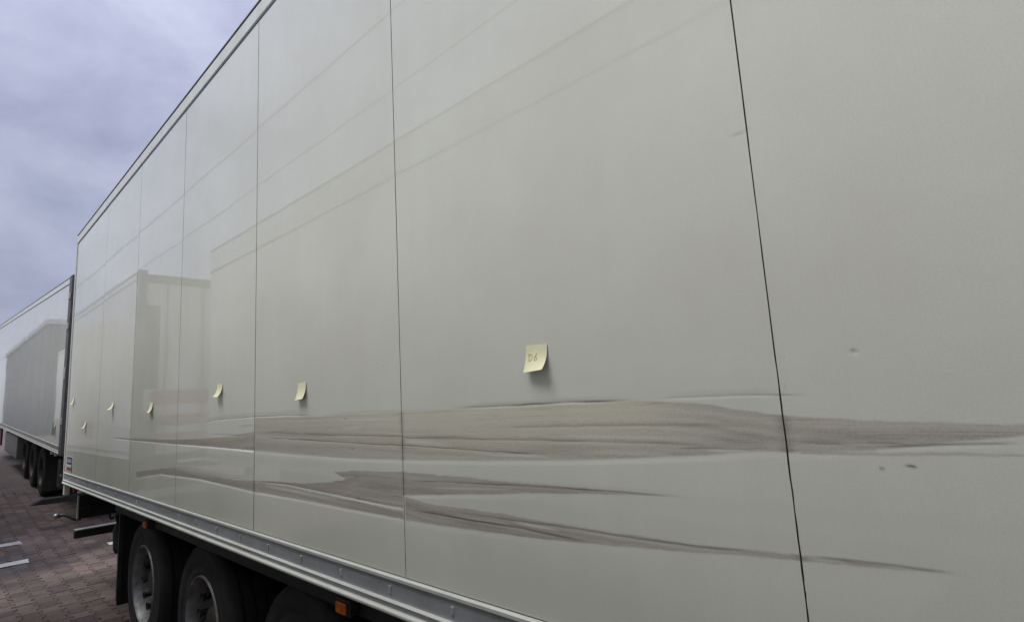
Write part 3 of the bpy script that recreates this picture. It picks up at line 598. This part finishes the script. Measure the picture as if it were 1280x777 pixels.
def worn_panels(root, edges):
    for a, b in zip(edges[:-1], edges[1:]):
        hg = lambda u: 0.0014 if REAR-u < 1 else 0.0017 if REAR-u < 2 else 0.0026 if REAR-u < 5 else 0.0032
        y1, y0 = REAR-a-hg(a), REAR-b+hg(b)          # world y, y0 < y1
        if y1 < -1.0: sheet(root, 1, a, b, -1, ZP, 0.105, 0.0045); continue
        fine = y0 < 5.6
        ny = max(2, int((y1-y0)/(0.004 if y0 < 0 else 0.010 if y0 < 3 else 0.016)) if fine else 30)
        yy = np.linspace(y0, y1, ny+1)
        fz = 0.0024 if y0 < 3 else 0.0034
        ztop = 4.0+0.018*(REAR-y1)-0.105
        parts = [np.linspace(ZP, 1.385, 6)[:-1], np.arange(1.385, 1.905, fz) if fine else np.linspace(1.385, 1.905, 12)[:-1]]
        if y0 < 0.4: parts += [np.arange(1.905, 1.925, 0.0025), np.linspace(1.925, 2.34, 10)[:-1], np.arange(2.34, 2.41, 0.004), np.linspace(2.41, ztop, 26)]
        else: parts += [np.arange(1.905, 1.93, 0.004), np.linspace(1.93, ztop, 34)]
        zz = np.concatenate(parts); zz = zz[np.concatenate([[True], np.diff(zz) > 0.0012])]
        Yg, Zg = np.meshgrid(yy, zz)
        # the roof line climbs a little: stretch the top part of the sheet with it
        k = np.clip((Zg-2.5)/(ztop-2.5), 0, 1); Zw = Zg+k*0.018*(y1-Yg)
        disp, sc, dk, wm = damage(Yg, Zw)
        nz, nyy = Yg.shape
        # keep the sheet's border on the frame
        edge = np.clip(np.minimum(Yg-y0, y1-Yg)/0.03, 0, 1); disp = disp*(0.55+0.45*edge)
        bow = (rng.uniform(-1, 1)*0.0002*(Yg-(y0+y1)/2)/0.6+rng.uniform(-1, 1)*0.0005*(Zw-2.6)/1.3+rng.uniform(0.2, 1)*0.0003*(1-((Yg-(y0+y1)/2)/0.62)**2))
        Yg = Yg.copy(); ew = 0.0007*(vnoise(Zw[:, 0]*35, Zw[:, 0]*0+a*3, 12)-0.5)*2; Yg[:, 0] += ew; Yg[:, -1] -= 0.8*ew[::-1]
        co = np.stack([np.minimum(disp, 0.026)+bow, Yg, Zw], -1).reshape(-1, 3)
        idx = np.arange(nz*nyy).reshape(nz, nyy)
        q = np.stack([idx[:-1, :-1], idx[1:, :-1], idx[1:, 1:], idx[:-1, 1:]], -1).reshape(-1, 4)
        loop = np.concatenate([idx[0, :], idx[1:, -1], idx[-1, -2::-1], idx[-2:0:-1, 0]])
        bk = np.concatenate([co[loop], co[loop]]); bk[len(loop):, 0] = 0.030
        n0 = len(co); nl = len(loop); j = np.arange(nl); sk = np.stack([n0+j, n0+(j+1) % nl, n0+nl+(j+1) % nl, n0+nl+j], -1)
        co2 = np.concatenate([co, bk]); co2[:, 1] -= REAR
        me = bpy.data.meshes.new('side_panel'); me.from_pydata(co2.tolist(), [], np.concatenate([q, sk]).tolist())
        me.materials.append(MAT['panel_worn'])
        sm = np.ones(len(me.polygons), bool); sm[len(q):] = False; me.polygons.foreach_set('use_smooth', sm)
        at = me.attributes.new('wear_shade', 'FLOAT_COLOR', 'POINT')  # red: brown of scuffs and mirrored paving; green: scratches and painted shade
        colr = np.zeros((len(co2), 4)); colr[:, 3] = 1
        colr[:n0, 0] = sc.ravel(); colr[:n0, 1] = dk.ravel(); colr[:n0, 2] = wm.ravel()
        colr[n0:, 1] = 0.8
        at.data.foreach_set('color', colr.ravel())
        o = obj('side_panel', me, None, root)
        if y0 < 5 : o['label'] = 'off-white panel creased and scraped by long brownish scuffs'
near = trailer('off-white semi trailer in front with long brown scrapes along its side', (0, REAR, 0), -1, 1, seams=[REAR-s for s in SEAM_Y], custom_panels=worn_panels, bumper=False, group=None, wheel_z=[gz(0)+TYRE_R]*3, foot_z=gz(0))
# extras of the damaged trailer (world y = REAR + local y)
def nloc(y): return y-REAR
obj('side_beam', B(0.075, 0.12, nloc(6.0), nloc(-4.5), 1.05, ZB-0.002, 0.004), 'chassis', near)
def marker_lamp(y, z, x=0.02, w=0.075, h=0.042):
    base = obj('side_marker_lamp', B(x+0.012, x+0.055, nloc(y-w/2-0.012), nloc(y+w/2+0.012), z-h/2-0.01, z+h/2+0.01, 0.006), 'black_plastic', near)
    obj('lens', B(x, x+0.0115, nloc(y-w/2), nloc(y+w/2), z-h/2, z+h/2, 0.005), 'orange_lens', base)
    obj('reflector', B(x-0.002, x-0.0005, nloc(y-0.014), nloc(y+0.014), z-0.01, z+0.01), 'orange_lens', base)
marker_lamp(2.09, 1.085); marker_lamp(4.86, 1.075); marker_lamp(-0.9, 1.085)
# mudflap behind the last wheel
mf = obj('mudflap', B(0.085, 0.50, nloc(5.86), nloc(5.875), 0.30, 1.10, 0.003), 'black_plastic', near)
obj('flap_holder', B(0.075, 0.11, nloc(5.83), nloc(5.859), 0.34, 1.12, 0.004), 'black_plastic', mf)
for k in range(7): obj('rib', B(0.11+k*0.05, 0.125+k*0.05, nloc(5.876), nloc(5.886), 0.36, 0.9), 'black_plastic', mf)
wing = tube([(0.10, nloc(5.92), 0.72), (0.085, nloc(5.93), 0.74), (0.08, nloc(5.94), 0.9), (0.085, nloc(5.93), 1.02), (0.10, nloc(5.92), 1.04)], 0.03, 10)
obj('fender_end', wing, 'black_plastic', near, smooth=True)
# wheel arches
for k, yc in enumerate((5.25, 3.94, 2.63)):
    bm = bmesh.new(); rr = TYRE_R+0.07; a = []
    for i in range(13):
        th = R(38+104*i/12); a.append((nloc(yc)+rr*math.cos(th), gz(0)+TYRE_R+rr*math.sin(th)))
    r0 = [bm.verts.new((0.16, p, min(q, 1.04))) for p, q in a]; r1 = [bm.verts.new((0.52, p, min(q, 1.04))) for p, q in a]
    for i in range(12): bm.faces.new((r0[i], r0[i+1], r1[i+1], r1[i]))
    bmesh.ops.solidify(bm, geom=bm.faces[:], thickness=0.006)
    obj('mudguard', bm, 'black_plastic', near)
obj('grease_smear', lathe([(0.085, 0.103), (0.065, 0.1), (0.045, 0.082), (0.042, 0.06)], 24), 'grease', near, (0.12+0.016, nloc(3.94), gz(0)+TYRE_R), True)
# rear end: lamp panel, bumper bar, marker on a bent rubber arm, little red lamp
lp = obj('lamp_panel', B(0.085, 0.75, nloc(7.66), nloc(7.69), 0.80, 1.045, 0.004), 'black_plastic', near)
obj('edge_strip', B(0.073, 0.0845, nloc(7.655), nloc(7.70), 0.80, 1.045), 'aluminium', lp)
obj('step', B(0.10, 0.75, nloc(7.60), nloc(7.659), 0.905, 0.925), 'chassis', lp)
obj('hook', tube([(0.36, nloc(7.64), 0.80), (0.36, nloc(7.63), 0.77), (0.37, nloc(7.6), 0.755), (0.39, nloc(7.6), 0.77)], 0.012, 8), 'chassis', lp)
bb = obj('rear_bumper', B(0.095, 2.5, nloc(7.88), nloc(7.95), 0.565, 0.648, 0.006), 'chassis', near)
obj('bumper_top', B(0.10, 2.49, nloc(7.85), nloc(7.952), 0.6495, 0.66), 'aluminium', bb)
arm = obj('marker_arm', tube([(0.12, nloc(7.72), 0.795), (0.06, nloc(7.74), 0.80), (0.02, nloc(7.76), 0.83), (-0.02, nloc(7.78), 0.85), (-0.06, nloc(7.8), 0.848)], [0.02, 0.019, 0.017, 0.016, 0.018], 12), 'black_plastic', near, smooth=True)
obj('marker_lens', tube([(-0.061, nloc(7.8), 0.848), (-0.085, nloc(7.81), 0.846), (-0.1, nloc(7.815), 0.844)], [0.026, 0.028, 0.022], 14), 'steel', arm, smooth=True)
obj('corner_buffer', B(0.0, 0.05, nloc(8.0), nloc(8.07), 1.03, ZB-0.004, 0.006), 'rail_white', near)
obj('red_lamp', B(0.07, 0.13, nloc(7.90), nloc(7.96), 1.05, 1.13, 0.006), 'red_lens', near)
obj('air_pipe', tube([(0.08, nloc(7.7), 1.075), (0.16, nloc(7.6), 1.09), (0.3, nloc(7.5), 1.09)], 0.014, 8), 'aluminium', near)
# maker's sticker low on the last panel: blue and red print, too small to read
st = obj('sticker', B(-0.0016, -0.0004, nloc(7.60), nloc(7.93), 1.305, 1.46), 'white_print', near)
bm = bmesh.new(); box(bm, -0.0026, -0.0018, nloc(7.62), nloc(7.91), 1.375, 1.452); box(bm, -0.0026, -0.0018, nloc(7.60), nloc(7.645), 1.30, 1.374)
obj('blue_field', bm, 'blue_print', st)
obj('red_field', B(-0.0026, -0.0018, nloc(7.66), nloc(7.91), 1.312, 1.345), 'red_print', st)
bm = bmesh.new()
for k in range(5): box(bm, -0.0034, -0.0028, nloc(7.66+k*0.048), nloc(7.685+k*0.048), 1.395, 1.43)
lt = obj('lettering', bm, 'white_print', st); lt['kind'] = 'stuff'

# --- trailer parked behind, rear towards us
FX, FY, FZ = 0.405, 11.5, 0.16
pit = math.atan(0.042)
wz = [gz(FY+u)-FZ-0.042*u+TYRE_R for u in (2.81, 4.12, 5.43)]
far = trailer('white semi trailer behind with a dark hinged rear post and grey pallet box', (FX, FY, FZ), 1, 1, pitch=pit, rear_dark=True, wheel_z=wz, bumper=False, foot_z=gz(FY+10.5)-FZ-0.042*10.5, rim='rim_dark')
bp_ = bmesh.new()
pts = [(-0.32, 0.43), (-0.18, 0.50), (2.5, 0.50), (2.5, 0.43), (-0.12, 0.42)]
a = [bp_.verts.new((x, -0.10, z)) for x, z in pts]; b = [bp_.verts.new((x, 0.04, z)) for x, z in pts]
for i in range(5): bp_.faces.new((a[i], a[(i+1) % 5], b[(i+1) % 5], b[i]))
bp_.faces.new(a); bp_.faces.new(b)
obj('rear_bumper', bp_, 'rubber', far)
pbx = obj('pallet_box', B(0.03, 0.7, 5.95, 8.7, 0.60, 1.10, 0.01), 'grey_box', far)
obj('box_edge', B(0.02, 0.029, 5.96, 5.99, 0.61, 1.09), 'aluminium', pbx)
obj('tractor_mudguard', B(0.06, 0.10, 10.3, 11.9, 0.62, 1.12, 0.008), 'dark_red', far)  # plain red panel standing in for a tractor's rear mudguard
obj('mudflap', B(0.10, 0.50, 2.17, 2.19, 0.30, 1.10, 0.003), 'black_plastic', far)
tl = obj('tail_lamp_box', B(0.03, 0.45, 0.0, 0.30, 0.62, 1.05, 0.01), 'black_plastic', far)
for z, m_ in ((0.98, 'trim_light'), (0.72, 'trim_light'), (0.86, 'red_lens')): obj('lamp', B(0.06, 0.16, -0.02, -0.001, z-0.025, z+0.025, 0.005), m_, tl)
obj('marker_lamp', B(0.015, 0.055, 0.55, 0.62, 1.08, 1.14, 0.006), 'trim_light', far); obj('marker_lamp', B(0.015, 0.055, 0.95, 1.02, 1.08, 1.14, 0.006), 'trim_light', far)
bm = bmesh.new()
for k, (a, b) in enumerate(((0.0, 0.16), (0.03, 0.12), (0.0, 0.2))): box(bm, -0.0015, -0.0005, 0.50+k*0.13, 0.58+k*0.13, 1.40+a, 1.42+b)
obj('small_print', bm, 'dark_frame', far)

# --- trailers on the other side of the lane, out of frame: their mirror image shows in the glossy panels
GAP = 1.5; SLOPE = 0.0
t1 = trailer('pale semi trailer across the lane, mirrored in the damaged panels as the large plain side', (-GAP, -5.3, 0.05), 1, -1, strip=0.30, skin='panel_white', detail=False, wheels_both=False, wheel_z=[gz(0)-0.05+TYRE_R]*3, foot_z=gz(0)-0.05)
t2 = trailer('white semi trailer farther along the lane, mirrored with its dark framed rear', (-1.04, 10.0, 0.0), 1, -1, rear_dark=True, skin='panel_white', detail=False, wheels_both=False, wheel_z=[gz(10+u)-0.05+TYRE_R for u in (2.81, 4.12, 5.43)], foot_z=gz(20.5)-0.05)
t2.location.z = 0.05
for name_, x_, a_, b_, m_ in (('roof_gasket', 0.004, -0.314, -0.297, 'chassis'), ('roof_edge', 0.016, -0.006, 0.006, 'chassis')):
    bm = bmesh.new(); v = []
    for x in (-0.04, x_):
        for (u, dz) in ((0.0, a_), (LEN, a_), (LEN, b_), (0.0, b_)): v.append(bm.verts.new((x, u, zt(u)+dz)))
    for f in ((0, 1, 2, 3), (7, 6, 5, 4), (0, 4, 5, 1), (1, 5, 6, 2), (2, 6, 7, 3), (3, 7, 4, 0)): bm.faces.new([v[i] for i in f])
    obj(name_, bm, m_, t1)
for k, (z, hh, x0, x1) in enumerate(((1.95, 0.22, 0.25, 2.4), (1.62, 0.16, 0.3, 2.3), (1.38, 0.12, 0.2, 2.4))):
    obj('red_stripe', B(-x1, -x0, -0.021, -0.016, z, z+hh), 'red_paint', t2)
obj('door_edge_trim', B(-0.33, -0.08, -0.0205, -0.016, 1.2, 1.85), 'dark_frame', t2)
obj('door_edge_trim', B(-0.33, -0.08, -0.0205, -0.016, 2.2, 3.5), 'dark_frame', t2)

# warehouse end wall far down the lane (mirrored in the trailer behind)
wh = empty('warehouse', (-12, 36, gz(36)))
tag(wh, 'grey warehouse down the lane, mirrored in the trailer behind', 'building')
obj('wall', B(-12, 9.8, 0, 20, -0.2, 5.5), 'facade', wh)
obj('roof_edge', B(-12.1, 9.9, -0.1, 20.1, 5.502, 5.75), 'trim_light', wh)
for k in range(4):
    dk_ = obj('dock_door', B(-10+5*k, -7+5*k, -0.04, -0.002, 0.0, 3.4), 'trim_light', wh)

# overhead wires along the lane between two poles, mirrored as thin lines
POLES = []
for y in (-40, 75):
    p = empty('utility_pole', (-4.6, y, gz(y))); tag(p, 'concrete utility pole carrying wires, %s of the lane' % ('behind the camera end' if y < 0 else 'far end'), 'pole', 'poles of the overhead line')
    obj('shaft', tube([(0, 0, -0.3), (0, 0, 8.6-gz(y))], [0.16, 0.10], 12), 'pole', p)
    obj('crossarm', B(-1.0, 1.0, -0.05, 0.05, 7.55-gz(y), 7.65-gz(y)), 'pole', p)
for x, z in ((-4.1, 7.15), (-3.0, 7.2)):
    pts = [(x, -40+115*i/48, z+0.0002*(-40+115*i/48-17.5)**2) for i in range(49)]
    tag(obj('overhead_wire', tube(pts, 0.011, 6), 'cable'), 'thin dark overhead wire, %s one, mirrored as a faint line' % ('lower' if x < -4 else 'upper'), 'wire', 'overhead wires')

# ---------------------------------------------------------------- sticky notes
def note(yc, ztop, tilt, curl, label, w_=0.076, twist=0.0, text=None):
    """stuck along the top edge, the rest curls away from the panel"""
    root_loc = Vector((-0.0018, yc, ztop)); n = 10
    def P(a, b, lift=0.0):           # a across (towards -y is right in the picture), b down the sheet
        s = max(0, b-0.012); ang = 0.05+curl*(s/0.064)+twist*a/w_*(s/0.064)
        # circular roll away from the wall
        if abs(ang) < 1e-4: dx, dz = 0, b
        else:
            rr = s/ang; dx = rr*(1-math.cos(ang)); dz = min(b, 0.012)+rr*math.sin(ang); dx += 0.05*min(b, 0.012)
        nx, nz = math.cos(ang), math.sin(ang)
        y, z = -a, -dz
        y, z = y*math.cos(tilt)-z*math.sin(tilt), y*math.sin(tilt)+z*math.cos(tilt)
        return (-dx-lift*nx, y, z+0.0+lift*nz*0)
    bm = bmesh.new(); fr = []; bk = []
    for j in range(n+1):
        fr.append([bm.verts.new(P(-w_/2+w_*i/n, w_*j/n, 0.0004)) for i in range(n+1)])
        bk.append([bm.verts.new(P(-w_/2+w_*i/n, w_*j/n, 0.0)) for i in range(n+1)])
    for j in range(n):
        for i in range(n):
            bm.faces.new((fr[j][i], fr[j+1][i], fr[j+1][i+1], fr[j][i+1])); bm.faces.new((bk[j][i], bk[j][i+1], bk[j+1][i+1], bk[j+1][i]))
    rim_ = [(0, i) for i in range(n)]+[(j, n) for j in range(n)]+[(n, i) for i in range(n, 0, -1)]+[(j, 0) for j in range(n, 0, -1)]
    for (p, q), (p2, q2) in zip(rim_, rim_[1:]+rim_[:1]): bm.faces.new((fr[p][q], fr[p2][q2], bk[p2][q2], bk[p][q]))
    o = obj('sticky_note', bm, 'note_paper', None, root_loc, True); o.data.set_sharp_from_angle(angle=R(40))
    tag(o, label, 'sticky note', 'sticky notes marking the damage')
    if text:
        tb = bmesh.new()
        for stroke in text:
            wd = 0.0008
            for p, q in zip(stroke[:-1], stroke[1:]):
                dx, dy = q[0]-p[0], q[1]-p[1]; l_ = math.hypot(dx, dy) or 1; nx, ny = -dy/l_*wd, dx/l_*wd; p, q = (p[0]*0.8-0.006, p[1]*0.8+0.004), (q[0]*0.8-0.006, q[1]*0.8+0.004)
                ex, ey = dx/l_*wd*0.5, dy/l_*wd*0.5
                c = [(p[0]-ex+nx, p[1]-ey+ny), (p[0]-ex-nx, p[1]-ey-ny), (q[0]+ex-nx, q[1]+ey-ny), (q[0]+ex+nx, q[1]+ey+ny)]
                tb.faces.new([tb.verts.new(P(a, b, 0.0009)) for a, b in c])
        obj('handwriting', tb, 'pen', o)
    return o
def arc(cx, cy, rx, ry, a0, a1, n=12): return [(cx+rx*math.cos(R(a0+(a1-a0)*i/n)), cy+ry*math.sin(R(a0+(a1-a0)*i/n))) for i in range(n+1)]
D6 = [[(-0.025, 0.026), (-0.021, 0.050)], [(-0.027, 0.026)]+arc(-0.022, 0.038, 0.013, 0.012, -70, 85, 10)+[(-0.022, 0.051)],
      [(0.012, 0.024), (0.004, 0.034), (0.001, 0.042)]+arc(0.007, 0.043, 0.006, 0.0065, 180, -180, 14)]
note(0.985, 1.995, 0.03, 0.62, 'pale yellow sticky note reading D6, nearest and largest on the panel', twist=0.4, text=D6)
note(2.355, 1.966, -0.03, 0.5, 'yellow sticky note between the two seams, second from the camera', twist=0.1)
note(3.34, 2.010, 0.06, 0.72, 'curled yellow sticky note, third from the camera, just left of a seam', twist=0.1)
note(4.69, 1.948, -0.04, 0.6, 'yellow sticky note, fourth from the camera, over the start of the crease')
note(5.88, 1.985, 0.05, 1.1, 'strongly curled small-looking yellow note, fifth from the camera')
note(7.01, 1.830, 0.0, 0.8, 'lowest hanging yellow note, sixth from the camera near the far end')
note(7.74, 2.085, 0.0, 0.7, 'farthest yellow sticky note beside the rear corner post')
